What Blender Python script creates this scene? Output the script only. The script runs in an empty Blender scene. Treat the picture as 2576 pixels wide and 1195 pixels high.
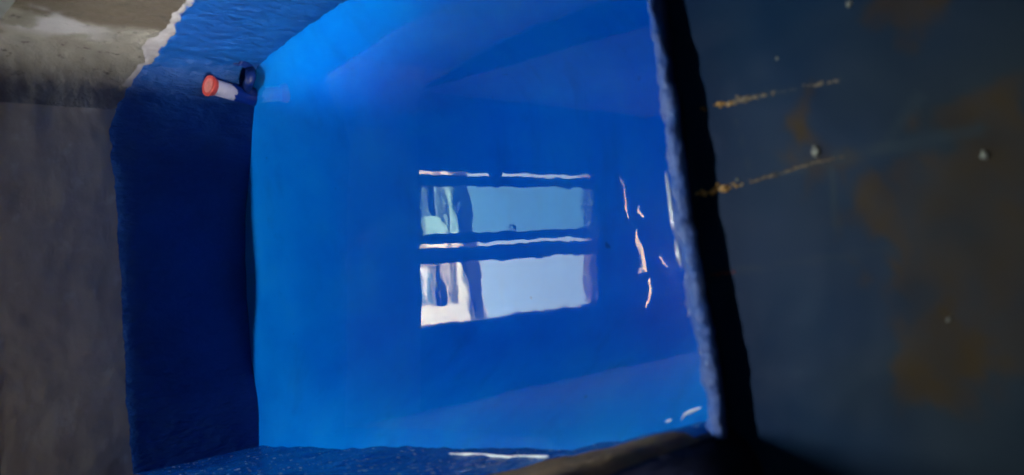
import bpy, bmesh, math, random
from mathutils import Vector, Matrix, noise
from mathutils.geometry import tessellate_polygon

random.seed(7)
scene = bpy.context.scene
col = scene.collection
R = math.radians

# ------------------------------------------------------------------ camera, sky, sun, lamps, exposure
PITCH, ROLL, CAM_Z = R(42), R(2.5), 0.8          # phone held sideways: the photo's left is up
F = Vector((0, math.cos(PITCH), -math.sin(PITCH)))
U = Vector((0, math.sin(PITCH), math.cos(PITCH)))
X = Vector((1, 0, 0))
cam_x = -math.sin(ROLL) * X - math.cos(ROLL) * U
cam_y = math.cos(ROLL) * X - math.sin(ROLL) * U
cam = bpy.data.cameras.new('camera')
cam.sensor_width = 36
cam.lens = 36 * 1982 / 2575
cam.clip_start = 0.02
cam.clip_end = 500
cam.dof.use_dof = True
cam.dof.focus_distance = 2.9
cam.dof.aperture_fstop = 3.6
camo = bpy.data.objects.new('camera', cam)
m = Matrix((cam_x, cam_y, -F)).transposed().to_4x4()
m.translation = Vector((0, 0, CAM_Z))
camo.matrix_world = m
col.objects.link(camo)
scene.camera = camo

SUN_EL, SUN_AZ = R(48), R(205)                   # azimuth clockwise from +Y: the sun stands behind the room
world = bpy.data.worlds.new('World')
scene.world = world
world.use_nodes = True
wn = world.node_tree.nodes
wl = world.node_tree.links
bg = wn['Background']
sky = wn.new('ShaderNodeTexSky')
sky.sky_type = 'NISHITA'
sky.sun_disc = False
sky.sun_elevation = SUN_EL
sky.sun_rotation = SUN_AZ
sky.air_density = 1.0
sky.dust_density = 4.0
sky.ozone_density = 1.0
hz = wn.new('ShaderNodeHueSaturation')              # hazy, pale summer sky
hz.inputs['Saturation'].default_value = 0.45
wl.new(sky.outputs[0], hz.inputs['Color'])
tn = wn.new('ShaderNodeMix')
tn.data_type = 'RGBA'
tn.blend_type = 'MULTIPLY'
tn.inputs[0].default_value = 1
tn.inputs[7].default_value = (1.0, 1.22, .92, 1)
wl.new(hz.outputs[0], tn.inputs[6])
wl.new(tn.outputs[2], bg.inputs['Color'])
bg.inputs['Strength'].default_value = 0.15

sun = bpy.data.lights.new('sun', 'SUN')
sun.energy = 2.6
sun.angle = R(0.5)
sun.color = (1, 0.93, 0.82)
suno = bpy.data.objects.new('sun', sun)
d = Vector((math.sin(SUN_AZ) * math.cos(SUN_EL), math.cos(SUN_AZ) * math.cos(SUN_EL), math.sin(SUN_EL)))
suno.rotation_euler = d.to_track_quat('Z', 'Y').to_euler()
suno.location = (0, -3, 8)
col.objects.link(suno)

def area(name, loc, target, sx, sy, watts, color):
    l = bpy.data.lights.new(name, 'AREA')
    l.shape = 'RECTANGLE'
    l.size, l.size_y = sx, sy
    l.energy = watts
    l.color = color
    o = bpy.data.objects.new(name, l)
    o.location = loc
    dv = Vector(loc) - Vector(target)
    o.rotation_euler = dv.to_track_quat('Z', 'Y').to_euler()
    col.objects.link(o)
    return o

# unseen strip light, added close to the back wall, high above the tank
area('strip_fill', (-0.01, 1.834, 2.08), (0.0, 1.79, 0), 0.6, 0.03, 1.28, (0.90, 0.96, 1.0))
# unseen light added at the front left, narrowed to reach only the corner
dl = area('corner_fill', (-0.868, -0.70, 0.45), (0.45, 1.60, 0.25), 0.12, 0.12, 0.115, (1.0, 0.91, 0.77))
dl.data.spread = R(22)
# weak unseen fill light added behind the camera
area('room_fill', (-0.9, -0.9, 2.3), (-0.2, 0.6, 0), 0.8, 0.8, 0.014, (1.0, 0.96, 0.9))

vs = scene.view_settings
vs.view_transform = 'Standard'
vs.look = 'None'
vs.gamma = 1
vs.use_curve_mapping = False
vs.exposure = 5.1
cy = scene.cycles
cy.use_denoising = True
cy.max_bounces = 10
cy.transparent_max_bounces = 12
cy.sample_clamp_indirect = 0.5
cy.caustics_reflective = False
cy.caustics_refractive = False

# ------------------------------------------------------------------ small helpers
def ray(px, py):
    dx, dy = (px - 1287.5) / 1982, (py - 597.5) / 1982
    a = dx * -math.sin(ROLL) + dy * -math.cos(ROLL)
    b = dx * -math.cos(ROLL) + dy * math.sin(ROLL)
    return F + a * X + b * U
CAM = Vector((0, 0, CAM_Z))
def on_level(px, py, z=0.0):
    r = ray(px, py)
    return CAM + r * ((z - CAM_Z) / r.z)
def link(name, bm, mat, parent=None, smooth=True):
    me = bpy.data.meshes.new(name)
    bm.normal_update()
    bm.to_mesh(me)
    bm.free()
    me.materials.append(mat)
    if smooth:
        for p in me.polygons:
            p.use_smooth = True
    o = bpy.data.objects.new(name, me)
    col.objects.link(o)
    if parent:
        o.parent = parent
    return o
def tag(o, label=None, cat=None, group=None, kind=None):
    if label: o['label'] = label
    if cat: o['category'] = cat
    if group: o['group'] = group
    if kind: o['kind'] = kind
    return o
def empty(name, loc, label, cat, group=None, rz=0):
    o = bpy.data.objects.new(name, None)
    o.location = loc
    o.rotation_euler.z = rz
    col.objects.link(o)
    return tag(o, label, cat, group)
def box(bm, x0, x1, y0, y1, z0, z1):
    vs_ = [bm.verts.new((x, y, z)) for x in (x0, x1) for y in (y0, y1) for z in (z0, z1)]
    for f in ((0,1,3,2),(4,6,7,5),(0,4,5,1),(2,3,7,6),(0,2,6,4),(1,5,7,3)):
        bm.faces.new([vs_[i] for i in f])
def boxes(name, lst, mat, parent=None, bevel=0.0):
    bm = bmesh.new()
    for b in lst: box(bm, *b)
    if bevel:
        bmesh.ops.bevel(bm, geom=bm.edges[:], offset=bevel, segments=2, affect='EDGES', profile=0.5)
    return link(name, bm, mat, parent, smooth=False)
def fbm(p, scale, octv=4, seed=0.0):
    return noise.fractal(Vector((p[0]*scale+seed, p[1]*scale-seed*1.7, p[2]*scale+seed*.37)), 1.0, 2.0, octv)
def sstep(a, b, x):
    t = max(0.0, min(1.0, (x - a) / (b - a)))
    return t * t * (3 - 2 * t)
def lerp_table(tab, x):
    if x <= tab[0][0]: return tab[0][1]
    for (a, va), (b, vb) in zip(tab, tab[1:]):
        if x <= b: return va + (vb - va) * (x - a) / (b - a)
    return tab[-1][1]

# ------------------------------------------------------------------ materials
def mat(name):
    m_ = bpy.data.materials.new(name)
    m_.use_nodes = True
    nt = m_.node_tree
    return m_, nt, nt.nodes['Principled BSDF']
def nd(nt, typ, **kw):
    n = nt.nodes.new(typ)
    for k, v in kw.items():
        if k in n.inputs: n.inputs[k].default_value = v
        else: setattr(n, k, v)
    return n
def noise_node(nt, scale, detail=4, rough=.55, stretch=None):
    tc = nd(nt, 'ShaderNodeTexCoord')
    n = nd(nt, 'ShaderNodeTexNoise')
    n.inputs['Scale'].default_value = scale
    n.inputs['Detail'].default_value = detail
    n.inputs['Roughness'].default_value = rough
    if stretch:
        mp = nd(nt, 'ShaderNodeMapping')
        mp.inputs['Scale'].default_value = stretch
        nt.links.new(tc.outputs['Object'], mp.inputs['Vector'])
        nt.links.new(mp.outputs['Vector'], n.inputs['Vector'])
    else:
        nt.links.new(tc.outputs['Object'], n.inputs['Vector'])
    return n
def ramp(nt, src, stops):
    r_ = nd(nt, 'ShaderNodeValToRGB')
    e = r_.color_ramp.elements
    while len(e) < len(stops): e.new(0.5)
    for el, (p, c) in zip(e, stops):
        el.position = p
        el.color = (c[0], c[1], c[2], 1)
    nt.links.new(src, r_.inputs['Fac'])
    return r_
def mixc(nt, fac, a, b):
    mx = nd(nt, 'ShaderNodeMix', data_type='RGBA')
    if isinstance(fac, (int, float)): mx.inputs[0].default_value = fac
    else: nt.links.new(fac, mx.inputs[0])
    for i, c in ((6, a), (7, b)):
        if isinstance(c, tuple): mx.inputs[i].default_value = (*c, 1)
        else: nt.links.new(c, mx.inputs[i])
    return mx.outputs[2]
def bump(nt, bs, src, strength, dist):
    b = nd(nt, 'ShaderNodeBump')
    b.inputs['Strength'].default_value = strength
    b.inputs['Distance'].default_value = dist
    nt.links.new(src, b.inputs['Height'])
    nt.links.new(b.outputs['Normal'], bs.inputs['Normal'])
def plain(name, c, rough=.6, metal=0, var=.12, scale=30):
    m_, nt, bs = mat(name)
    n = noise_node(nt, scale)
    r_ = ramp(nt, n.outputs['Fac'], [(.3, tuple(v*(1-var) for v in c)), (.7, tuple(min(1, v*(1+var)) for v in c))])
    nt.links.new(r_.outputs['Color'], bs.inputs['Base Color'])
    bs.inputs['Roughness'].default_value = rough
    bs.inputs['Metallic'].default_value = metal
    return m_
def attr(nt, name):
    a = nd(nt, 'ShaderNodeAttribute')
    a.attribute_name = name
    return a

# blue wall paint: gloss enamel over rough plaster
def paint_mat(name, c1, c2, rough, bumpd):
    m_, nt, bs = mat(name)
    big = noise_node(nt, 5, 5)
    r_ = ramp(nt, big.outputs['Fac'], [(.35, c1), (.65, c2)])
    nt.links.new(r_.outputs['Color'], bs.inputs['Base Color'])
    bs.inputs['Roughness'].default_value = rough
    fine = noise_node(nt, 55, 6, .6, (1, 1, .45))
    bs.inputs['Specular IOR Level'].default_value = .3
    bump(nt, bs, fine.outputs['Fac'], .9, bumpd)
    return m_
M_paint = paint_mat('blue_paint', (.000, .036, .185), (.000, .052, .24), .5, .013)
M_floor, nt, bs = mat('basin_paint')
n1 = noise_node(nt, 4.5, 6, .6)
n2 = noise_node(nt, 1.6, 3)
c_ = ramp(nt, n1.outputs['Fac'], [(.3, (.000, .16, .62)), (.52, (.001, .20, .68)), (.75, (.008, .25, .70))])
gr = ramp(nt, noise_node(nt, 14, 8, .7).outputs['Fac'], [(.60, (0, 0, 0)), (.78, (.55, .55, .55))])
c2 = mixc(nt, gr.outputs['Color'], c_.outputs['Color'], (.002, .14, .50))
st = ramp(nt, noise_node(nt, 7, 5, .6, (.5, 2.2, 1)).outputs['Fac'], [(.56, (0, 0, 0)), (.76, (.28, .28, .28))])
c3 = mixc(nt, st.outputs['Color'], c2, (.010, .10, .34))
dk = ramp(nt, noise_node(nt, 38, 2, .4).outputs['Fac'], [(.77, (0, 0, 0)), (.82, (.6, .6, .6))])
c4 = mixc(nt, dk.outputs['Color'], c3, (.001, .04, .16))
nt.links.new(c4, bs.inputs['Base Color'])
bs.inputs['Roughness'].default_value = .9
bs.inputs['Specular IOR Level'].default_value = 0.0     # lies under water

# bare cement render, with stain masks read from mesh attributes
M_cement, nt, bs = mat('cement')
n1 = noise_node(nt, 9, 8, .65)
base = ramp(nt, n1.outputs['Fac'], [(.3, (.105, .105, .096)), (.7, (.165, .162, .148))])
br = attr(nt, 'brown')
c1 = mixc(nt, br.outputs['Fac'], base.outputs['Color'], (.052, .041, .029))
pit = ramp(nt, noise_node(nt, 42, 7, .72, (1, 1, .6)).outputs['Fac'], [(.35, (.95, .95, .95)), (.42, (0, 0, 0))])
c2 = mixc(nt, pit.outputs['Color'], c1, (.022, .020, .017))
wh = attr(nt, 'white')
c3 = mixc(nt, wh.outputs['Fac'], c2, (.24, .245, .28))
nt.links.new(c3, bs.inputs['Base Color'])
bs.inputs['Roughness'].default_value = .85
bump(nt, bs, noise_node(nt, 38, 9, .75).outputs['Fac'], 1.0, .022)

M_smooth, nt, bs = mat('trowelled_cement')
n1 = noise_node(nt, 7, 7, .6)
base = ramp(nt, n1.outputs['Fac'], [(.3, (.27, .25, .22)), (.7, (.35, .33, .295))])
br = attr(nt, 'brown')
c1 = mixc(nt, br.outputs['Fac'], base.outputs['Color'], (.31, .28, .255))
sp = ramp(nt, noise_node(nt, 22, 3, .5).outputs['Fac'], [(.62, (0, 0, 0)), (.78, (.3, .3, .3))])
c2 = mixc(nt, sp.outputs['Color'], c1, (.6, .6, .62))
nt.links.new(c2, bs.inputs['Base Color'])
bs.inputs['Roughness'].default_value = .85
bump(nt, bs, noise_node(nt, 40, 5, .6).outputs['Fac'], .2, .003)
M_primer = plain('white_primer', (.14, .14, .16), .85, 0, .3, 30)
M_side_shade = plain('side_shade_cement', (.05, .05, .052), .9, 0, .35, 12)  # upper side wall's shade put into the colour, dimming its reflection

# worn blue slab in front
M_slab, nt, bs = mat('worn_slab')
rust = attr(nt, 'rust')
pale = attr(nt, 'pale')
n1 = noise_node(nt, 6, 5)
c1 = ramp(nt, n1.outputs['Fac'], [(.3, (.001, .025, .088)), (.7, (.003, .028, .080))])
grey = attr(nt, 'grey')
c1b = mixc(nt, grey.outputs['Fac'], c1.outputs['Color'], (.022, .035, .045))
c2 = mixc(nt, rust.outputs['Fac'], c1b, (.052, .034, .014))
c3 = mixc(nt, pale.outputs['Fac'], c2, (.03, .055, .08))
nt.links.new(c3, bs.inputs['Base Color'])
bs.inputs['Roughness'].default_value = .5
bs.inputs['Specular IOR Level'].default_value = .1
bump(nt, bs, noise_node(nt, 30, 5).outputs['Fac'], .25, .003)

# wet lip of the near wall
M_lip, nt, bs = mat('wet_lip')
n1 = noise_node(nt, 20, 5)
c1 = ramp(nt, n1.outputs['Fac'], [(.38, (.015, .10, .48)), (.62, (.08, .16, .50))])
nt.links.new(c1.outputs['Color'], bs.inputs['Base Color'])
bs.inputs['Roughness'].default_value = .42
bump(nt, bs, noise_node(nt, 75, 5).outputs['Fac'], .8, .010)

# water surface: clear sheet whose mirror share follows the angle, over a blue-absorbing body
M_water = bpy.data.materials.new('water')
M_water.use_nodes = True
nt = M_water.node_tree
nt.nodes.clear()
out = nd(nt, 'ShaderNodeOutputMaterial')
tr = nd(nt, 'ShaderNodeBsdfTransparent')
gl = nd(nt, 'ShaderNodeBsdfGlossy')
gl.inputs['Roughness'].default_value = 0.0
gl.inputs['Color'].default_value = (1, 1, 1, 1)
fr = nd(nt, 'ShaderNodeFresnel')
fr.inputs['IOR'].default_value = 1.345
mx = nd(nt, 'ShaderNodeMixShader')
geo = nd(nt, 'ShaderNodeNewGeometry')
nz = nd(nt, 'ShaderNodeTexNoise')
nz.inputs['Scale'].default_value = 22
nz.inputs['Detail'].default_value = 1.6
nt.links.new(geo.outputs['Position'], nz.inputs['Vector'])
bp = nd(nt, 'ShaderNodeBump')
bp.inputs['Strength'].default_value = 1.0
bp.inputs['Distance'].default_value = 0.00017
nt.links.new(nz.outputs['Fac'], bp.inputs['Height'])
nt.links.new(bp.outputs['Normal'], gl.inputs['Normal'])
ob = nd(nt, 'ShaderNodeMath', operation='SUBTRACT')
ob.inputs[0].default_value = 1
nt.links.new(geo.outputs['Backfacing'], ob.inputs[1])
mu = nd(nt, 'ShaderNodeMath', operation='MULTIPLY')
nt.links.new(fr.outputs[0], mu.inputs[0])
nt.links.new(ob.outputs[0], mu.inputs[1])
nt.links.new(mu.outputs[0], mx.inputs[0])
nt.links.new(tr.outputs[0], mx.inputs[1])
nt.links.new(gl.outputs[0], mx.inputs[2])
nt.links.new(mx.outputs[0], out.inputs['Surface'])
va = nd(nt, 'ShaderNodeVolumeAbsorption')
va.inputs['Color'].default_value = (.0, .45, .80, 1)
va.inputs['Density'].default_value = 1.9
nt.links.new(va.outputs[0], out.inputs['Volume'])

# ------------------------------------------------------------------ the tank walls
WALL_M, WALL_K = -0.0539, 1.8654                  # plane of the back wall: y = K + M x
FAR = sorted([(p.x, p.y) for p in (on_level(*q) for q in
      [(622,1000),(610,900),(594,750),(591,650),(595,550),(601,450),(608,350),(612,300),(622,220)])])
RIGHT_PTS = [(0.442, 1.761), (0.475, 1.594), (0.495, 1.417), (0.50, 1.2), (0.50, .9), (.50, .6)]

def back_y(x, z):
    plane = WALL_K + WALL_M * x
    foot = lerp_table(FAR, x)
    k = 1 - sstep(0.0, 0.26, z)
    return plane + (foot - plane) * k

# one base line for back wall and right wall, with the corner between them rounded off
def base_line(z, step=.006):
    pts = []
    x = -.50
    while x < .36:
        pts.append((x, back_y(x, z)))
        x += step
    a = Vector((.36, back_y(.36, z)))
    b = Vector((.405 + .035, WALL_K + WALL_M*.44))
    c = Vector((.445, 1.745))
    for i in range(0, 19):
        t = i / 18
        p = a.lerp(b, t).lerp(b.lerp(c, t), t)
        pts.append((p.x, p.y))
    y = 1.739
    while y > .45:
        pts.append((lerp_table([(-q[1], q[0]) for q in RIGHT_PTS], -y), y))
        y -= step
    return pts
ZROWS = [-.36 + .006 * i for i in range(148)]     # up to .522
lines = [base_line(z) for z in ZROWS]
NCOL = len(lines[0])
CORNER = next(i for i, p in enumerate(lines[0]) if p[0] > .36) + 9
split = CORNER - 16                              # the rounded corner belongs to the right wall

def normals(line):
    out_ = []
    for i in range(len(line)):
        a = Vector(line[max(0, i-1)]); b = Vector(line[min(len(line)-1, i+1)])
        t = (b - a).normalized()
        out_.append(Vector((-t.y * -1, t.x * -1)) if False else Vector((t.y, -t.x)) )
    return out_
NRM = [normals(l) for l in lines]

def rough(p):
    k = .3 + .7 * sstep(.22, .40, p[0])
    return k * (.0022 * fbm(p, 16, 4, 3.1) + .004 * fbm(p, 4.5, 3, 9.2)) + .0028 * sstep(.30, .42, p[0]) * fbm(p, 48, 3, 5.5)

def wall_grid(c0, c1, depth_off=0.0, nrows=999):
    bm = bmesh.new()
    grid = []
    for r_, z in enumerate(ZROWS[:nrows]):
        row = []
        for c in range(c0, c1):
            p = lines[r_][c]; n = NRM[r_][c]
            q = Vector((p[0], p[1], z))
            h = rough(q) + depth_off
            row.append(bm.verts.new((p[0] + n.x*h, p[1] + n.y*h, z)))
        grid.append(row)
    for r_ in range(len(grid)-1):
        for c in range(len(grid[0])-1):
            bm.faces.new((grid[r_][c], grid[r_][c+1], grid[r_+1][c+1], grid[r_+1][c]))
    return bm, grid

def paint_top(p):
    """height of the ragged upper paint edge along the walls"""
    x, y = p
    if y > 1.80 and x < .42:
        z = lerp_table([(-.5, .268), (-.32, .276), (0.03, .284), (.14, .289), (.27, .298), (.36, .262), (.42, .226)], x)
    else:
        z = lerp_table([(-1.81, .212), (-1.67, .219), (-1.5, .236), (-1.2, .25)], -y)
    s = x - y
    return z
def ragged(p, seed, amp=.010):
    q = (p[0], p[1], 0)
    return amp * fbm(q, 22, 5, seed) + amp * .6 * fbm(q, 90, 3, seed)

def strip_mesh(c0, c1, off, zlo, zhi, rows):
    """a coat lying proud of the wall between two heights"""
    bm = bmesh.new()
    prev = None
    for c in range(c0, c1):
        a = lines[60][c]
        lo, hi = zlo(a), zhi(a)
        colv = []
        for i in range(rows + 1):
            z = lo + (hi - lo) * i / rows
            k = max(0, min(len(ZROWS) - 2, (z - ZROWS[0]) / .006)); k0 = int(k); fr_ = k - k0
            p = Vector(lines[k0][c]).lerp(Vector(lines[k0+1][c]), fr_)
            n = NRM[k0][c]
            h = rough(Vector((p.x, p.y, z))) + off * (1 if i < rows else .2)
            colv.append(bm.verts.new((p.x + n.x*h, p.y + n.y*h, z)))
        if prev:
            for i in range(rows):
                bm.faces.new((prev[i], colv[i], colv[i+1], prev[i+1]))
        prev = colv
    return bm

def stain_attrs(o, fn):
    me = o.data
    names = ('brown', 'white')
    at = [me.attributes.new(n, 'FLOAT', 'POINT') for n in names]
    for i, v in enumerate(me.vertices):
        vals = fn(v.co)
        for a, val in zip(at, vals): a.data[i].value = val

# --- back wall: fine lower face, plain upper face with the window opening and added glint slots over the lintel
WX0, WX1, WZ0, WZ1 = -.262, .212, .520, 1.30       # window opening
bm, grid = wall_grid(0, split, nrows=147)
def by(x): return WALL_K + WALL_M * x
def mirror_hit(px, py):
    """where the wall is met by the sight line that the water throws back"""
    r = ray(px, py); r.z = -r.z
    t = WALL_K / (r.y - WALL_M * r.x)
    return (t * r.x, -CAM_Z + t * r.z)
def slot_loop(pts, widths):
    pts = [mirror_hit(1544.9 + .3502 * a, 418.4 + .3502 * b) for a, b in pts]
    fine, n = [], 5
    for (a, b), (wa, wb_) in zip(zip(pts, pts[1:]), zip(widths, widths[1:])):
        for i in range(n):
            t = i / n
            fine.append((a[0] + (b[0]-a[0])*t, a[1] + (b[1]-a[1])*t, wa + (wb_-wa)*t))
    fine.append((*pts[-1], widths[-1]))
    lo, hi = [], []
    for i, (x, z, w_) in enumerate(fine):
        p, q = fine[max(0, i-1)], fine[min(len(fine)-1, i+1)]
        t = Vector((q[0]-p[0], q[1]-p[1])).normalized()
        w_ = w_ * .5 * (1 + .35 * fbm((x, z, 0), 30, 3, 4))
        lo.append((x - t.y * w_, z + t.x * w_)); hi.append((x + t.y * w_, z - t.x * w_))
    return lo + hi[::-1]
glint_slots = [slot_loop([(45, 70), (68, 190), (82, 290), (100, 380)], [.003, .006, .008, .006]),
          slot_loop([(150, 458), (160, 540), (190, 600), (203, 690), (212, 775)], [.008, .019, .028, .024, .022]),
          slot_loop([(232, 800), (250, 900), (262, 965), (228, 1030)], [.013, .019, .018, .014]),
          slot_loop([(175, 270), (165, 320), (205, 372)], [.006, .018, .008]),
          slot_loop([(325, 638), (350, 692), (402, 722)], [.005, .009, .012])]
outer = [(-.50, .516), (.43, .516), (.43, 2.72), (-.50, 2.72)]
win = [(WX0, WZ0), (WX0, WZ1), (WX1, WZ1), (WX1, WZ0)]
loops = [outer, win] + glint_slots
flat = [p for l in loops for p in l]
tris = tessellate_polygon([[Vector((x, z, 0)) for x, z in l] for l in loops])
TH, UP = .055, .055 * 1.24
fv = [bm.verts.new((x, by(x), z)) for x, z in flat]
bv = []
for i, (x, z) in enumerate(flat):
    dz = UP if i >= 8 else 0                       # the added glint slots slant upwards through the wall
    bv.append(bm.verts.new((x, by(x) + TH, z + dz)))
for t in tris:
    bm.faces.new([fv[i] for i in t])
    bm.faces.new([bv[i] for i in reversed(t)])
k = 0
for l in loops:
    for i in range(len(l)):
        a, b = k + i, k + (i+1) % len(l)
        bm.faces.new((fv[a], fv[b], bv[b], bv[a]))
    k += len(l)
bmesh.ops.recalc_face_normals(bm, faces=[f for f in bm.faces if f.calc_area() > .002])
M_upper_shade = plain('upper_shade_plaster', (.05, .055, .07), .9, 0, .3, 6)  # shade put into the upper wall colour, keeping its mirror image dim
back_wall = link('back_wall', bm, M_smooth, smooth=True)
back_wall.data.materials.append(M_upper_shade)
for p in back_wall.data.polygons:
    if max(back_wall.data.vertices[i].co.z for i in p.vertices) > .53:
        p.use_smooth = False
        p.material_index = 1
def back_stain(co):
    b = .25 * sstep(-.1, .5, fbm(co, 6, 4, 5)) + .55
    w = 0
    return b, w
stain_attrs(back_wall, back_stain)
tag(back_wall, 'dark shaded cement wall behind the tank, blue up to a ragged paint line, below the window', 'wall')
bm = strip_mesh(0, split + 1, .0028, lambda p: -.36, lambda p: paint_top(p) + ragged(p, 1.3, .0035), 70)
link('paint_coat', bm, M_paint, back_wall)

# --- right wall
bm, grid = wall_grid(split - 1, NCOL)
right_wall = link('right_wall', bm, M_cement)
def right_stain(co):
    yy = co.y + .05 * fbm(co, 3, 2, 2.0) + .12 * (co.z - .3)
    b = sstep(1.69, 1.66, yy) * sstep(1.49, 1.53, yy) + .22 * sstep(.0, .5, fbm(co, 7, 4, 8))
    w = .75 * sstep(.12, .3, fbm(co, 7, 4, 1.7)) * sstep(1.62, 1.68, yy) * sstep(1.80, 1.74, yy) * sstep(.28, .4, co.z)
    w = max(w, .62 * sstep(.400, .345, co.x))            # the grey skim coat of the next wall runs round the corner
    return min(1, max(0, b)), w
stain_attrs(right_wall, right_stain)
tag(right_wall, 'rough lit cement wall in the corner with brown stains, bright blue below a whitish paint edge', 'wall')
bm = strip_mesh(split - 1, NCOL, .0028, lambda p: -.36, lambda p: paint_top(p) + ragged(p, 1.3, .009), 80)
link('paint_coat', bm, M_paint, right_wall)
def primer_hi(p):
    w = .014 + .014 * fbm((p[0], p[1], 0), 9, 3, 4.4)
    w *= sstep(1.87, 1.80, p[1]) * .85 + .15
    if 1.70 < p[1] < 1.80: w += .018 * math.sin((p[1]-1.70)/.10*math.pi)
    return paint_top(p) + max(.004, w) + ragged(p, 6.1, .006)
bm = strip_mesh(CORNER - 8, NCOL, .0016, lambda p: paint_top(p) - .03, primer_hi, 10)
link('primer_edge', bm, M_primer, right_wall)

# --- left wall (partition): long inner face, rounded end towards the photographer
LEFT = [(-.50, 1.95), (-.491, 1.884), (-.467, 1.725), (-.436, 1.533), (-.396, 1.282), (-.369, 1.104), (-.345, .946), (-.323, .821),
        (-.279, .69), (-.256, .625), (-.241, .57)]
def left_base():
    pts = []
    for (x0, y0), (x1, y1) in zip(LEFT, LEFT[1:]):
        n = max(2, int(math.hypot(x1-x0, y1-y0) / .006))
        for i in range(n): pts.append((x0 + (x1-x0)*i/n, y0 + (y1-y0)*i/n))
    return pts
LB = left_base()
def left_cols(zf):
    pts = list(LB)
    # rounded nose, then straight back to the left
    cx, cy_ = -.316, .565
    for i in range(1, 26):
        a = -math.pi/2 * i / 25
        pts.append((cx + .075 * math.cos(a), cy_ + .075 * math.sin(a)))
    x = -.322
    while x > -.62:
        pts.append((x, .490)); x -= .006
    return pts
LC = left_cols(0)
LN = [ -v for v in normals(LC)]
def left_mesh(off, zlo, zhi, rows, power=1.0, c0=0, c1=9999):
    bm = bmesh.new()
    prev = None
    for c, p in enumerate(LC):
        if c < c0 or c >= c1: continue
        lo, hi = zlo(p, c), zhi(p, c)
        cv = []
        for i in range(rows + 1):
            z = lo + (hi - lo) * (i / rows) ** power
            h = off * (1 if i < rows or off == 0 else .2) + .0035 * fbm((p[0], p[1], z), 18, 4, 7.7) + .006 * fbm((p[0], p[1], z), 5, 3, 2.2)
            cv.append(bm.verts.new((p[0] + LN[c].x*h, p[1] + LN[c].y*h, z)))
        if prev:
            for i in range(rows): bm.faces.new((cv[i], prev[i], prev[i+1], cv[i+1]))
        prev = cv
    return bm
bm = left_mesh(0, lambda p, c: -.36, lambda p, c: 2.72, 150, 1.7)
M_brown, nt, bs = mat('brown_cement')
c1 = ramp(nt, noise_node(nt, 14, 7, .65, (1, .35, 1)).outputs['Fac'], [(.35, (.11, .066, .029)), (.65, (.26, .16, .07))])
nt.links.new(c1.outputs['Color'], bs.inputs['Base Color'])
bs.inputs['Roughness'].default_value = .9
bump(nt, bs, noise_node(nt, 60, 6, .65).outputs['Fac'], .9, .007)
M_glint_paint = paint_mat('wet_glint_paint', (.000, .085, .42), (.004, .13, .55), .16, .028)  # same blue, brightened in the colour because this wall gets less light
nt = M_glint_paint.node_tree
bs = nt.nodes['Principled BSDF']
src = bs.inputs['Base Color'].links[0].from_socket
glints = ramp(nt, noise_node(nt, 130, 2, .5, (1, .45, 1)).outputs['Fac'], [(.64, (0, 0, 0)), (.70, (.8, .8, .8))])  # pale flecks put the wet glints into the colour
nt.links.new(mixc(nt, glints.outputs['Color'], src, (.45, .52, .62)), bs.inputs['Base Color'])
left_wall = link('left_wall', bm, M_brown)
stain_attrs(left_wall, lambda co: (.75 + .25 * sstep(-.1, .3, fbm(co, 5, 4, 3)), 0))
tag(left_wall, 'brown cement partition wall along the photo bottom, low strip of blue paint, rounded dark end', 'wall')
def left_paint_top(p, c):
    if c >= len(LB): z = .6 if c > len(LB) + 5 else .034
    else: z = lerp_table([(-1.9, .27), (-1.3, .22), (-1.0, .165), (-.86, .092), (-.80, .052), (-.72, .035), (-.66, .03), (-.61, .028), (-.57, .034)], -p[1])
    return z + ragged(p, 2.9, .006)
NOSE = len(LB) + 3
bm = left_mesh(.0028, lambda p, c: -.36, left_paint_top, 50, 1.0, 0, NOSE + 1)
link('paint_coat', bm, M_glint_paint, left_wall)
M_end_shade = paint_mat('end_shade_paint', (.002, .003, .014), (.003, .006, .026), .6, .004)  # shade of the wall end put into a nearly black colour
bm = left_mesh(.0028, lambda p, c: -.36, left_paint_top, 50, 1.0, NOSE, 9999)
tag(link('end_shade_coat', bm, M_end_shade, left_wall), 'rounded wall end with its shade put into a nearly black colour')

# ------------------------------------------------------------------ basin floor, near wall with its wet lip
tank = empty('water_tank', (.02, 1.2, -.36), 'blue painted water tank full of still water with a thin pale wet lip', 'tank')
inv = Matrix.Translation(-Vector((.02, 1.2, -.36)))
def local(bm): bmesh.ops.transform(bm, matrix=inv, verts=bm.verts); return bm

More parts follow.
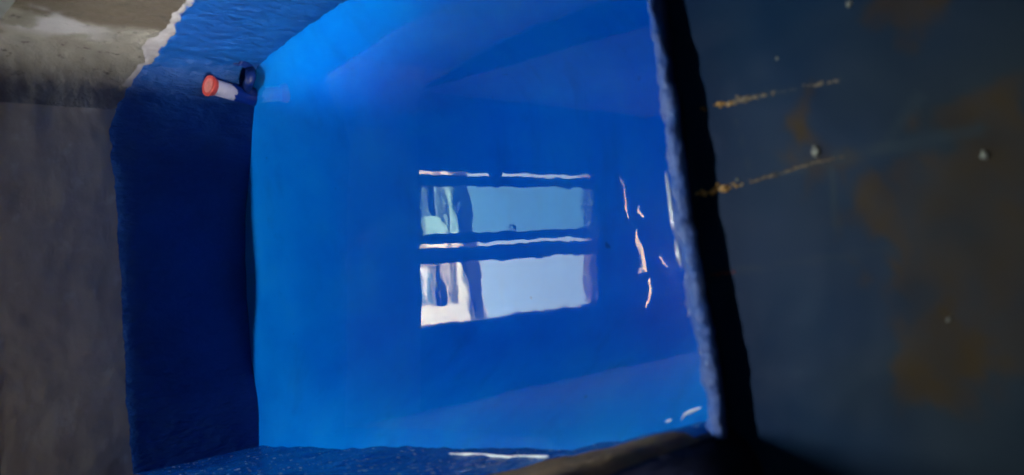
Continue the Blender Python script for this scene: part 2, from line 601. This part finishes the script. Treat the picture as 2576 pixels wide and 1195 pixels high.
NEAR_IN = sorted((p.x, p.y) for p in (on_level(*q) for q in [(1625,0),(1640,100),(1650,200),(1672,320),(1680,430),(1690,520),(1710,650),(1730,740),(1737,800),(1758,900),(1774,1000)]))
NEAR_OUT = sorted((p.x, p.y) for p in (on_level(q[0], q[1], .012) for q in [(1640,0),(1665,120),(1690,240),(1710,400),(1730,550),(1755,690),(1775,800),(1795,900),(1810,1000),(1812,1055)]))
def left_x(y): return lerp_table(sorted((q[1], q[0]) for q in LEFT), y)
def right_x(y): return lerp_table(sorted((q[1], q[0]) for q in RIGHT_PTS), y) if y < 1.75 else .44
bm = bmesh.new()
g_ = []
NX, NY = 90, 110
for j in range(NY + 1):
    row = []
    for i in range(NX + 1):
        yr = .57 + (1.95 - .57) * j / NY
        x0, x1 = left_x(yr) - .03, right_x(yr) + .03
        x = x0 + (x1 - x0) * i / NX
        ys0 = lerp_table(NEAR_IN, x)
        y = ys0 + (1.95 - ys0) * j / NY
        dl, dr = x - left_x(y), right_x(y) - x
        db = (lerp_table(FAR, x)) - y
        dn = y - ys0
        def cove(d_, w): return sstep(0, 1, d_ / w) if d_ > 0 else 0
        k = cove(db + .02, .62) * cove(dr + .03, .27) * cove(dl + .05, .30) * cove(dn + .16, .36)
        z = -.022 - .30 * k + .004 * fbm((x, y, 0), 6, 3, 6)
        row.append(bm.verts.new((x, y, z)))
    g_.append(row)
for j in range(NY):
    for i in range(NX):
        bm.faces.new((g_[j][i], g_[j][i+1], g_[j+1][i+1], g_[j+1][i]))
link('basin', local(bm), M_floor, tank)

# wobble of the lip, built as a lengthwise profile
bm = bmesh.new()
prev = None
x = -.246
while x < .51:
    yi = lerp_table(NEAR_IN, x) + .0055 * fbm((x, 0, 0), 22, 5, 1)
    yo = lerp_table(NEAR_OUT, x) + .0025 * fbm((x, 0, 0), 45, 5, 8)
    hgt = .013 + .003 * fbm((x, 0, 0), 20, 3, 5)
    prof = [(yi - .002, -.2), (yi - .002, -.05), (yi, -.012), (yi, .0)]
    for i in range(1, 10):
        t = i / 9
        prof.append((yi + (yo - yi) * t, hgt * math.sin(min(1, t * 1.35) * math.pi / 2) - .003 * sstep(.75, 1, t)))
    prof += [(yo, .002), (yo + .010, -.010), (yo + .030, -.043), (yo + .030, -.15)]
    cv = []
    for (y, z) in prof:
        h = .0022 * fbm((x, y, z), 70, 5, 2)
        cv.append(bm.verts.new((x, y + h, z + h)))
    if prev:
        for i in range(len(cv) - 1): bm.faces.new((prev[i], prev[i+1], cv[i+1], cv[i]))
    prev = cv
    x += .004
bmesh.ops.recalc_face_normals(bm, faces=bm.faces[:])
lip = link('near_wall', local(bm), M_lip, tank)
tag(lip, 'narrow pale blue wet wall top')

# bead of water standing along the walls (meniscus), white glint put into its colour
M_glint_bead, nt, bs = mat('glint_bead')
bs.inputs['Base Color'].default_value = (.62, .70, .82, 1)
bs.inputs['Roughness'].default_value = .16
bs.inputs['IOR'].default_value = 1.6
bs.inputs['Specular IOR Level'].default_value = 1.0
def bead(pts, r_, seed):
    bm = bmesh.new()
    P = []
    for (a, b) in zip(pts, pts[1:]):
        n = max(2, int((Vector(b) - Vector(a)).length / .004))
        for i in range(n): P.append(Vector(a).lerp(Vector(b), i / n))
    P.append(Vector(pts[-1]))
    prev = None
    for i, p in enumerate(P):
        t = (P[min(i+1, len(P)-1)] - P[max(i-1, 0)]).normalized()
        side = Vector((-t.y, t.x, 0))
        rr = r_ * (1 + .35 * fbm((i * .11, seed, 0), 1, 3, seed)) * min(1, (i + .6) / 4, (len(P) - i - .4) / 4)
        cv = [bm.verts.new(p + side * (rr * math.cos(a)) + Vector((0, 0, rr * math.sin(a) * .6))) for a in (2 * math.pi * k / 14 for k in range(14))]
        if prev:
            for k in range(14): bm.faces.new((prev[k], prev[(k+1) % 14], cv[(k+1) % 14], cv[k]))
        prev = cv
    bmesh.ops.recalc_face_normals(bm, faces=bm.faces[:])
    o = link('glint_edge', local(bm), M_glint_bead, tank)
    return o
def bpix(lst): return [tuple(on_level(px, py, .001)) for px, py in lst]
bead(bpix([(1674, 430), (1682, 480), (1690, 540), (1697, 590)]), .0028, 1)
bead(bpix([(1699, 600), (1706, 640), (1713, 672)]), .0036, 2)
bead(bpix([(1724, 690), (1730, 715), (1733, 735)]), .0036, 3)
bead(bpix([(1735, 742), (1736, 756)]), .0024, 4)
bead(bpix([(1737, 764), (1734, 782), (1731, 797)]), .0026, 5)
bead(bpix([(1122, 1143), (1200, 1146), (1290, 1152), (1340, 1150), (1392, 1152)]), .0038, 6)
bead(bpix([(1712, 1058), (1722, 1042), (1740, 1034), (1764, 1024)]), .0022, 7)
bead(bpix([(1672, 1063), (1682, 1058), (1690, 1054)]), .0022, 8)
# ------------------------------------------------------------------ water
bm = bmesh.new()
outl = [(x_, lerp_table(NEAR_IN, x_) - .008) for x_ in (-.26, -.2, -.155, -.107, -.035, .03, .075, .13, .19, .24, .29, .52)] + [(.52, 1.70), (.47, 1.80), (.40, 1.95), (-.53, 1.97), (-.53, 1.85), (-.36, .82)]
top = [bm.verts.new((x, y, 0)) for x, y in outl]
bot = [bm.verts.new((x, y, -.42)) for x, y in outl]
bm.faces.new(top); bm.faces.new(list(reversed(bot)))
for i in range(len(outl)):
    j = (i + 1) % len(outl)
    bm.faces.new((top[j], top[i], bot[i], bot[j]))
bmesh.ops.recalc_face_normals(bm, faces=bm.faces[:])
water = link('water', bm, M_water, smooth=False)
tag(water, 'still clear water mirroring the window', 'water', kind='structure')

# ------------------------------------------------------------------ slab in front of the tank
def seg(p, a, b):
    a = Vector(a); b = Vector(b); p = Vector((p[0], p[1]))
    t = max(0, min(1, (p-a).dot(b-a) / (b-a).length_squared))
    return (p - a.lerp(b, t)).length, t
LZ = -.026
def S(px, py):
    p = on_level(px, py, LZ); return (p.x, p.y)
rust_blobs = [((2035, 330), .030, 1), ((2010, 270), .022, .9), ((2060, 430), .028, .8), ((2200, 565), .035, .9), ((2130, 575), .02, .8), ((2260, 15), .03, .9),
              ((2500, 440), .075, .7), ((2560, 360), .05, .8), ((2400, 620), .08, .6), ((2530, 600), .09, .75), ((2370, 880), .05, 1), ((2450, 780), .08, .6), ((2330, 520), .05, .7), ((2190, 665), .018, 1), ((2575, 800), .06, .6)]
rust_blobs = [(S(*p), r_, w) for p, r_, w in rust_blobs]
pale_lines = [(S(1840, 258), S(2115, 200), .004, .5), (S(1860, 465), S(2120, 394), .003, .4), (S(2110, 398), S(2460, 325), .006, .9), (S(2240, 345), S(2310, 245), .005, .6), (S(2088, 425), S(2105, 570), .003, .8), (S(1790, 690), S(2250, 625), .0035, .35), (S(1850, 300), S(1885, 430), .0012, .5)]
bm = bmesh.new()
g_ = []
xs = [-1.4 + .35*i for i in range(3)] + [-.36 + .006 * i for i in range(150)] + [.56]
ys = [-1.5 + .3 * i for i in range(4)] + [-.34 + .006 * i for i in range(159)]
for y in ys:
    g_.append([bm.verts.new((x, min(y, lerp_table(NEAR_IN, x) - .012 + .00002 * (y - .55)), LZ + .002 * fbm((x, y, 0), 9, 3, 3))) for x in xs])
for j in range(len(ys)-1):
    for i in range(len(xs)-1): bm.faces.new((g_[j][i], g_[j][i+1], g_[j+1][i+1], g_[j+1][i]))
slab = link('floor', bm, M_slab)
tag(slab, 'worn dark blue slab with rust brown patches in front of the tank', 'floor', kind='structure')
me = slab.data
ar, ap, ag = (me.attributes.new(n, 'FLOAT', 'POINT') for n in ('rust', 'pale', 'grey'))
for i, v in enumerate(me.vertices):
    p = v.co
    w = fbm(p, 34, 5, 12) * .016
    wx = Vector((p.x + fbm(p, 14, 5, 1)*.045, p.y + fbm(p, 14, 5, 31)*.045))
    r_ = 0
    for c, rad, k in rust_blobs:
        dd = (wx - Vector(c)).length
        r_ = max(r_, k * sstep(rad + .012, rad - .016, dd + w))
    ar.data[i].value = min(1, r_ * (.75 + .4 * fbm(p, 25, 3, 2)))
    a_ = 0
    for q0, q1, wd, k in pale_lines:
        dd, t = seg(p, q0, q1)
        a_ = max(a_, k * sstep(wd * 1.8, wd * .3, dd + .002*fbm(p, 40, 2, 3)) * (.6 + .5 * fbm(p, 30, 3, 5)))
    ap.data[i].value = max(0, a_)
    ag.data[i].value = sstep(.50, .18, p.y + .12 * fbm(p, 4, 3, 15)) * .8

# raised rust streaks and their lumps
M_ochre, nt, bs = mat('ochre_streak')
n1 = noise_node(nt, 160, 3)
c1 = ramp(nt, n1.outputs['Fac'], [(.35, (.22, .10, .02)), (.5, (.70, .38, .08)), (.68, (.85, .68, .42))])
nt.links.new(c1.outputs['Color'], bs.inputs['Base Color'])
bs.inputs['Roughness'].default_value = .4
M_dull = plain('dull_streak', (.30, .23, .16), .6, 0, .5, 120)
def streak(name, pix, widths, mat_, z, height, seed, parent=None, dens=1.0):
    """a broken line of dried rust crumbs lying on the surface at height z"""
    pts = [on_level(px, py, z) for px, py in pix]
    rnd = random.Random(seed)
    total = sum((b - a).length for a, b in zip(pts, pts[1:]))
    bm = bmesh.new()
    n = int(total / .0011 * dens)
    for i in range(n):
        f_ = rnd.random()
        t = f_ * (len(pts) - 1)
        k = min(len(pts) - 2, int(t))
        c = pts[k].lerp(pts[k+1], t - k)
        if fbm((f_ * total * 60, seed, 0), 1, 3, seed) < -.42: continue
        dr = (pts[k+1] - pts[k]).normalized()
        side = Vector((-dr.y, dr.x, 0))
        w = lerp_table(widths, f_)
        c = c + side * (rnd.gauss(0, .42) * w)
        r_ = w * rnd.uniform(.16, .55)
        res = bmesh.ops.create_icosphere(bm, subdivisions=1, radius=1)
        ang = rnd.uniform(-.5, .5) + math.atan2(dr.y, dr.x)
        mt_ = Matrix.Translation(c + Vector((0, 0, r_ * .2))) @ Matrix.Rotation(ang, 4, 'Z') @ Matrix.Diagonal((r_ * rnd.uniform(1, 2.4), r_, r_ * height, 1))
        for v in res['verts']: v.co = mt_ @ (v.co * rnd.uniform(.75, 1.2))
    return link(name, bm, mat_, parent)
s_ = streak('rust_streak', [(1762, 276), (1800, 266), (1850, 255)], [(0, .0020), (.3, .0055), (1, .0042)], M_ochre, LZ, .6, 4)
tag(s_, 'bright ochre crumbly streak on the dark slab, the one nearer the photo top', 'rust streak', 'ochre streaks on the slab')
s_ = streak('rust_streak', [(1845, 256), (1880, 248), (1985, 228), (2060, 212), (2115, 200)], [(0, .0042), (.5, .0036), (1, .0020)], M_dull, LZ, .5, 3, None, 1.3)
tag(s_, 'long dull tan streak on the slab, carrying on from the upper bright ochre streak', 'rust streak', 'ochre streaks on the slab')
s_ = streak('rust_streak', [(1753, 490), (1800, 480), (1867, 463)], [(0, .0038), (.3, .005), (.8, .0045), (1, .002)], M_ochre, LZ, .7, 8)
tag(s_, 'short thick bright ochre streak on the dark slab beside the tank lip', 'rust streak', 'ochre streaks on the slab')
s_ = streak('rust_streak', [(1885, 458), (1960, 436), (2040, 412), (2120, 394)], [(0, .0026), (.5, .0020), (1, .0014)], M_dull, LZ, .5, 2, None, 1.6)
tag(s_, 'thin dull greyish streak on the slab, carrying on from the short ochre streak', 'rust streak', 'ochre streaks on the slab')

M_redline = plain('red_streak', (.16, .03, .04), .6, 0, .3, 100)
s_ = streak('red_streak', [(1790, 692), (1850, 684), (1960, 668), (2100, 647)], [(0, .003), (.4, .002), (1, .001)], M_redline, LZ, .4, 12)
tag(s_, 'faint dark red streak on the slab beside the tank lip', 'red streak')
# crumbs of plaster on the slab
M_crumb = plain('crumb', (.32, .34, .31), .6, 0, .25, 150)
def crumb(px, py, r_, label, seed):
    p = on_level(px, py, LZ)
    bm = bmesh.new()
    bmesh.ops.create_icosphere(bm, subdivisions=3, radius=r_)
    for v in bm.verts:
        v.co *= 1 + .85 * fbm(v.co / r_, 1.5, 4, seed)
        v.co.z *= .5
        v.co.x *= 1.25
    o = link('plaster_crumb', bm, M_crumb)
    o.location = (p.x, p.y, LZ + r_ * .4)
    tag(o, label, 'crumb', 'plaster crumbs on the slab')
crumb(2052, 380, .0042, 'largest whitish plaster crumb on the slab, beside a brown patch', 1)
crumb(2476, 390, .0026, 'whitish plaster crumb on the brown patch near the slab far right', 5)
crumb(2136, 10, .0026, 'whitish plaster crumb at the slab edge of the photo top', 9)
crumb(1954, 148, .0015, 'tiny pale plaster crumb above the upper ochre streak', 13)
crumb(1854, 452, .0015, 'tiny pale plaster crumb touching the end of the short ochre streak', 17)
crumb(2385, 804, .0015, 'tiny pale plaster crumb on the lower brown patch of the slab', 21)

# ------------------------------------------------------------------ the capped standpipe in the corner
pb = Vector((.3595, 1.826, .0142))
pipe = empty('standpipe', pb + Vector((0, 0, -.06)), 'short pale pipe stub with coral red end cap standing in the tank corner', 'pipe')
pipe.rotation_euler = (R(10), R(8), 0)
PS = .86
def lathe(prof, seg_=40, fn=None):
    bm = bmesh.new()
    rows = []
    for r_, z in prof:
        row = []
        for i in range(seg_):
            a = 2 * math.pi * i / seg_
            rr = r_ if not fn else fn(r_, z, a)
            row.append(bm.verts.new((rr * math.cos(a), rr * math.sin(a), z)))
        rows.append(row)
    for a, b in zip(rows, rows[1:]):
        for i in range(seg_):
            j = (i + 1) % seg_
            bm.faces.new((a[i], a[j], b[j], b[i]))
    if prof[-1][0] < .002: bmesh.ops.contextual_create(bm, geom=rows[-1])
    return bm
M_pvc = plain('pale_plastic', (.42, .42, .54), .35, 0, .12, 60)
M_red = plain('red_plastic', (.52, .060, .040), .38, 0, .08, 50)
M_pink = plain('worn_pink_plastic', (.60, .19, .15), .5, 0, .25, 90)
link('tube', lathe([(.0215 * PS, -.05), (.0215 * PS, .0), (.0215 * PS, .05), (.0215 * PS, .133), (.0205 * PS, .135)]), M_pvc, pipe)
bm = bmesh.new()
rows = []
for i in range(48):
    a = 2 * math.pi * i / 48
    hi = .092 + .012 * math.cos(a - .9) + .009 * fbm((math.cos(a), math.sin(a), 0), 2.5, 4, 3)
    rows.append([bm.verts.new((.0228 * PS * math.cos(a), .0228 * PS * math.sin(a), -.05 + (hi + .05) * k / 10)) for k in range(11)])
for i in range(48):
    a, b = rows[i], rows[(i + 1) % 48]
    for k in range(10): bm.faces.new((a[k], b[k], b[k+1], a[k+1]))
M_navy = paint_mat('navy_paint', (.003, .02, .20), (.004, .035, .30), .3, .002)
link('paint_sleeve', bm, M_navy, pipe)
cap = link('end_cap', lathe([(r_ * PS, z_) for r_, z_ in [(.0225, .130), (.0235, .1305), (.0268, .138), (.0288, .1415), (.0290, .144), (.0280, .146), (.024, .1465), (.022, .1455), (.0195, .1455)]]), M_red, pipe)
link('cap_disc', lathe([(.0196 * PS, .1455), (.012 * PS, .1462), (.006 * PS, .1468), (.001, .147)], fn=lambda r_, z, a: r_), M_pink, cap)

# dark tube shaped as the stub's shadow in the corner
def on_side(px, py, xw):
    r = ray(px, py); return CAM + r * (xw / r.x)
shadow_path = [Vector((.372, 1.812, -.02)), on_level(622, 222, .004), on_level(630, 196, .012), on_side(628, 172, .432), on_side(616, 158, .438), on_side(596, 154, .440), on_side(566, 163, .446)]
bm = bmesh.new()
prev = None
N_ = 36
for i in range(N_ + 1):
    t = i / N_ * (len(shadow_path) - 1); k = min(len(shadow_path) - 2, int(t)); u = t - k
    P = [shadow_path[max(0, min(len(shadow_path) - 1, k + q))] for q in (-1, 0, 1, 2)]
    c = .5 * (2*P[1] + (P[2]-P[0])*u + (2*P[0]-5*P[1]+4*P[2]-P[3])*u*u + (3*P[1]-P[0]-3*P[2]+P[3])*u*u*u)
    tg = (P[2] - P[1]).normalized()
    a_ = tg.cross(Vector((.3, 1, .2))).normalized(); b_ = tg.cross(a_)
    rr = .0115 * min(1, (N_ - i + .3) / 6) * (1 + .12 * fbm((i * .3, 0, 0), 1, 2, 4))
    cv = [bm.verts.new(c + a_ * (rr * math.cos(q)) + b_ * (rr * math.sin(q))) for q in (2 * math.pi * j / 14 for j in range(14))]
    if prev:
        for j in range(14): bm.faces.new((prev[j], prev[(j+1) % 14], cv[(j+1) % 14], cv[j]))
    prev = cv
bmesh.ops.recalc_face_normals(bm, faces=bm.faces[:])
bpy.context.view_layer.update()
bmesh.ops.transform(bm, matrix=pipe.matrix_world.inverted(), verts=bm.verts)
link('pipe_shadow', bm, paint_mat('pipe_shadow_navy', (.000, .010, .085), (.001, .014, .11), .5, .002), pipe)

# dark outlet at the waterline of the right wall
ot = link('outlet_hole', lathe([(.030, -.03), (.030, .004), (.026, .006), (.022, .002), (.020, -.03), (.001, -.032)]), plain('black_rubber', (.01, .01, .012), .6), None)
ot.rotation_euler = (0, R(-90), R(-4))
ot.location = (.497, 1.40, .035)
tag(ot, 'black round outlet in the right wall just above the water at the photo top', 'outlet')

# ------------------------------------------------------------------ window over the tank (seen mirrored in the water)
M_alu = plain('aluminium', (.10, .10, .105), .5, .3, .1, 40)
w = empty('window', (0, WALL_K, WZ0), 'narrow dark framed sliding window mirrored in the water, one leaf open, one tinted', 'window', rz=math.atan(WALL_M))
def wb(name, lst, m_, parent=w, bevel=.0012):
    return boxes(name, [(a, b, c, d_, e - WZ0, f - WZ0) for a, b, c, d_, e, f in lst], m_, parent, bevel)
wb('frame', [(WX0 - .004, WX0 + .012, .002, .03, WZ0 - .002, WZ1), (WX1 - .008, WX1 + .004, .002, .03, WZ0 - .002, WZ1), (WX0 + .012, WX1 - .008, .002, .03, WZ0 - .002, WZ0 + .004), (WX0 + .012, WX1 - .008, .002, .03, WZ1 - .012, WZ1)], M_alu)
wb('stile', [(-.068, -.022, .000, .018, WZ0 + .008, WZ1 - .012)], M_alu)
wb('stile', [(-.010, .019, .000, .018, WZ0 + .008, WZ1 - .012)], M_alu)
wb('stile', [(.160, .193, .000, .018, WZ0 + .008, WZ1 - .012)], M_alu)
wb('rail', [(.019, .160, .000, .018, WZ0 + .008, WZ0 + .011)], M_alu)
wb('rail', [(.019, .160, .000, .018, WZ1 - .03, WZ1 - .012)], M_alu)
M_reveal = plain('reveal_plaster', (.72, .62, .54), .9, 0, .06, 20)
wb('head_reveal', [(WX0 + .012, WX1 - .009, .031, .070, 1.285, 1.2985)], M_reveal)
wb('latch', [(.193, .205, .004, .014, .80, .835)], M_alu)
M_tint = bpy.data.materials.new('tinted_glass')
M_tint.use_nodes = True
nt = M_tint.node_tree
nt.nodes.clear()
out = nd(nt, 'ShaderNodeOutputMaterial')
tr = nd(nt, 'ShaderNodeBsdfTransparent')
tr.inputs['Color'].default_value = (.56, .76, .80, 1)
gl = nd(nt, 'ShaderNodeBsdfGlossy')
gl.inputs['Roughness'].default_value = .02
mx = nd(nt, 'ShaderNodeMixShader')
mx.inputs[0].default_value = .05
nt.links.new(tr.outputs[0], mx.inputs[1]); nt.links.new(gl.outputs[0], mx.inputs[2])
nt.links.new(mx.outputs[0], out.inputs['Surface'])
wb('tinted_pane', [(.019, .160, .0075, .0095, WZ0 + .011, WZ1 - .03)], M_tint, bevel=0)
# little loop handle on the stile
bm = bmesh.new()
path = [(.018, .868), (.034, .868), (.038, .872), (.037, .885), (.030, .888), (.018, .886)]
for (x0, z0), (x1, z1) in zip(path, path[1:]):
    box(bm, min(x0, x1) - .0012, max(x0, x1) + .0012, -.008, -.004, min(z0, z1) - .0012 - WZ0, max(z0, z1) + .0012 - WZ0)
link('handle', bm, M_alu, w, smooth=False)

# ------------------------------------------------------------------ rest of the room shell (keeps the daylight out)
M_room = plain('room_plaster', (.42, .40, .37), .9, 0, .1, 8)
o = boxes('ceiling', [(-2.4, .75, -1.8, 2.05, 2.72, 2.85)], M_room); tag(o, kind='structure')
o = boxes('side_wall', [(.51, .62, -1.62, 2.0, -.5, 2.72)], M_room); tag(o, kind='structure')
o = boxes('rear_wall', [(-2.2, .51, -1.62, -1.5, -.5, 2.72)], M_room); tag(o, kind='structure')
o = boxes('far_side_wall', [(-2.32, -2.2, -1.62, 2.0, -.5, 2.72)], M_room); tag(o, kind='structure')
o = boxes('far_back_wall', [(-2.2, -.52, 1.97, 2.07, -.5, 2.72)], M_room); tag(o, kind='structure')
o = boxes('upper_side_wall', [(.43, .51, .40, 1.94, .523, 2.72)], M_side_shade); tag(o, kind='structure')
o = boxes('foundation', [(-2.2, .51, -1.5, 1.97, -.6, -.43)], M_room); tag(o, kind='structure')

# ------------------------------------------------------------------ outside: ground, added glint board and the house opposite
M_ground = plain('outdoor_ground', (.56, .50, .42), .95, 0, .15, 1)
bm = bmesh.new()
vs_ = [bm.verts.new(p) for p in ((-60, 2.1, -.5), (60, 2.1, -.5), (60, 90, -.5), (-60, 90, -.5))]
bm.faces.new(vs_)
o = link('ground', bm, M_ground, smooth=False); tag(o, kind='structure')
M_cream = plain('cream_render', (.52, .45, .35), .85, 0, .06, 6)
M_beige = plain('beige_render', (.43, .375, .31), .9, 0, .06, 5)
M_light = plain('light_stone', (.66, .62, .48), .85, 0, .1, 4)
M_slate = plain('dark_gutter', (.016, .018, .026), 1.0, 0, .1, 5)
M_pane = plain('house_glass', (.20, .30, .40), .3, 0, .1, 2)
M_white = plain('white_frame', (.70, .68, .66), .5, 0, .05, 10)
o = boxes('glint_board', [(-1.5, 1.5, 2.9, 3.0, 2.58, 3.1)], plain('glint_board_render', (.92, .66, .34), .85, 0, .06, 3)); tag(o, 'sunlit cream board added behind the glint slots above the mirrored window', 'glint_board')  # added board, fills the slots with a bright glint
H = empty('house', (0, 9.0, -.5), 'cream and beige house with dark gutter mirrored in the water inside the window', 'house', rz=R(9))
def hb(name, lst, m_, parent=H, bevel=0):
    return boxes(name, [(a, b, c, d_, e + .5, f + .5) for a, b, c, d_, e, f in lst], m_, parent, bevel)
hb('wall', [(-7, 7, .3, 6, -.5, 6.34)], M_beige)
M_slate.node_tree.nodes['Principled BSDF'].inputs['Specular IOR Level'].default_value = 0
hb('cornice', [(-7.1, 7.1, .22, 6.1, 6.30, 6.50)], M_light)
hb('gutter', [(-7.2, 7.2, .16, 6.2, 6.50, 6.71)], M_slate)
hb('roof_edge', [(-7.2, 7.2, .18, 6.2, 6.712, 6.74)], M_cream)
hb('pillar', [(-1.75, -.92, -.05, .3, -.5, 6.22)], M_cream)
for wx0, wx1 in ((-.90, -.36), (.30, .95), (2.2, 2.8), (-3.2, -2.6)):
    wf = hb('window', [(wx0, wx0 + .05, .24, .3, 4.7, 5.95), (wx1 - .05, wx1, .24, .3, 4.7, 5.95), (wx0 + .05, wx1 - .05, .24, .3, 5.90, 5.95), (wx0 + .05, wx1 - .05, .24, .3, 5.72, 5.76)], M_white)
    hb('pane', [(wx0 + .05, wx1 - .05, .27, .29, 4.7, 5.90)], M_pane, wf)
    hb('lintel', [(wx0 - .05, wx1 + .05, .1, .3, 5.955, 6.0)], M_slate)
hb('balcony', [(-.2, .28, -.35, .3, 5.45, 5.78)], M_light)
hb('drainpipe', [(.02, .09, .18, .3, 5.8, 6.34)], M_white)
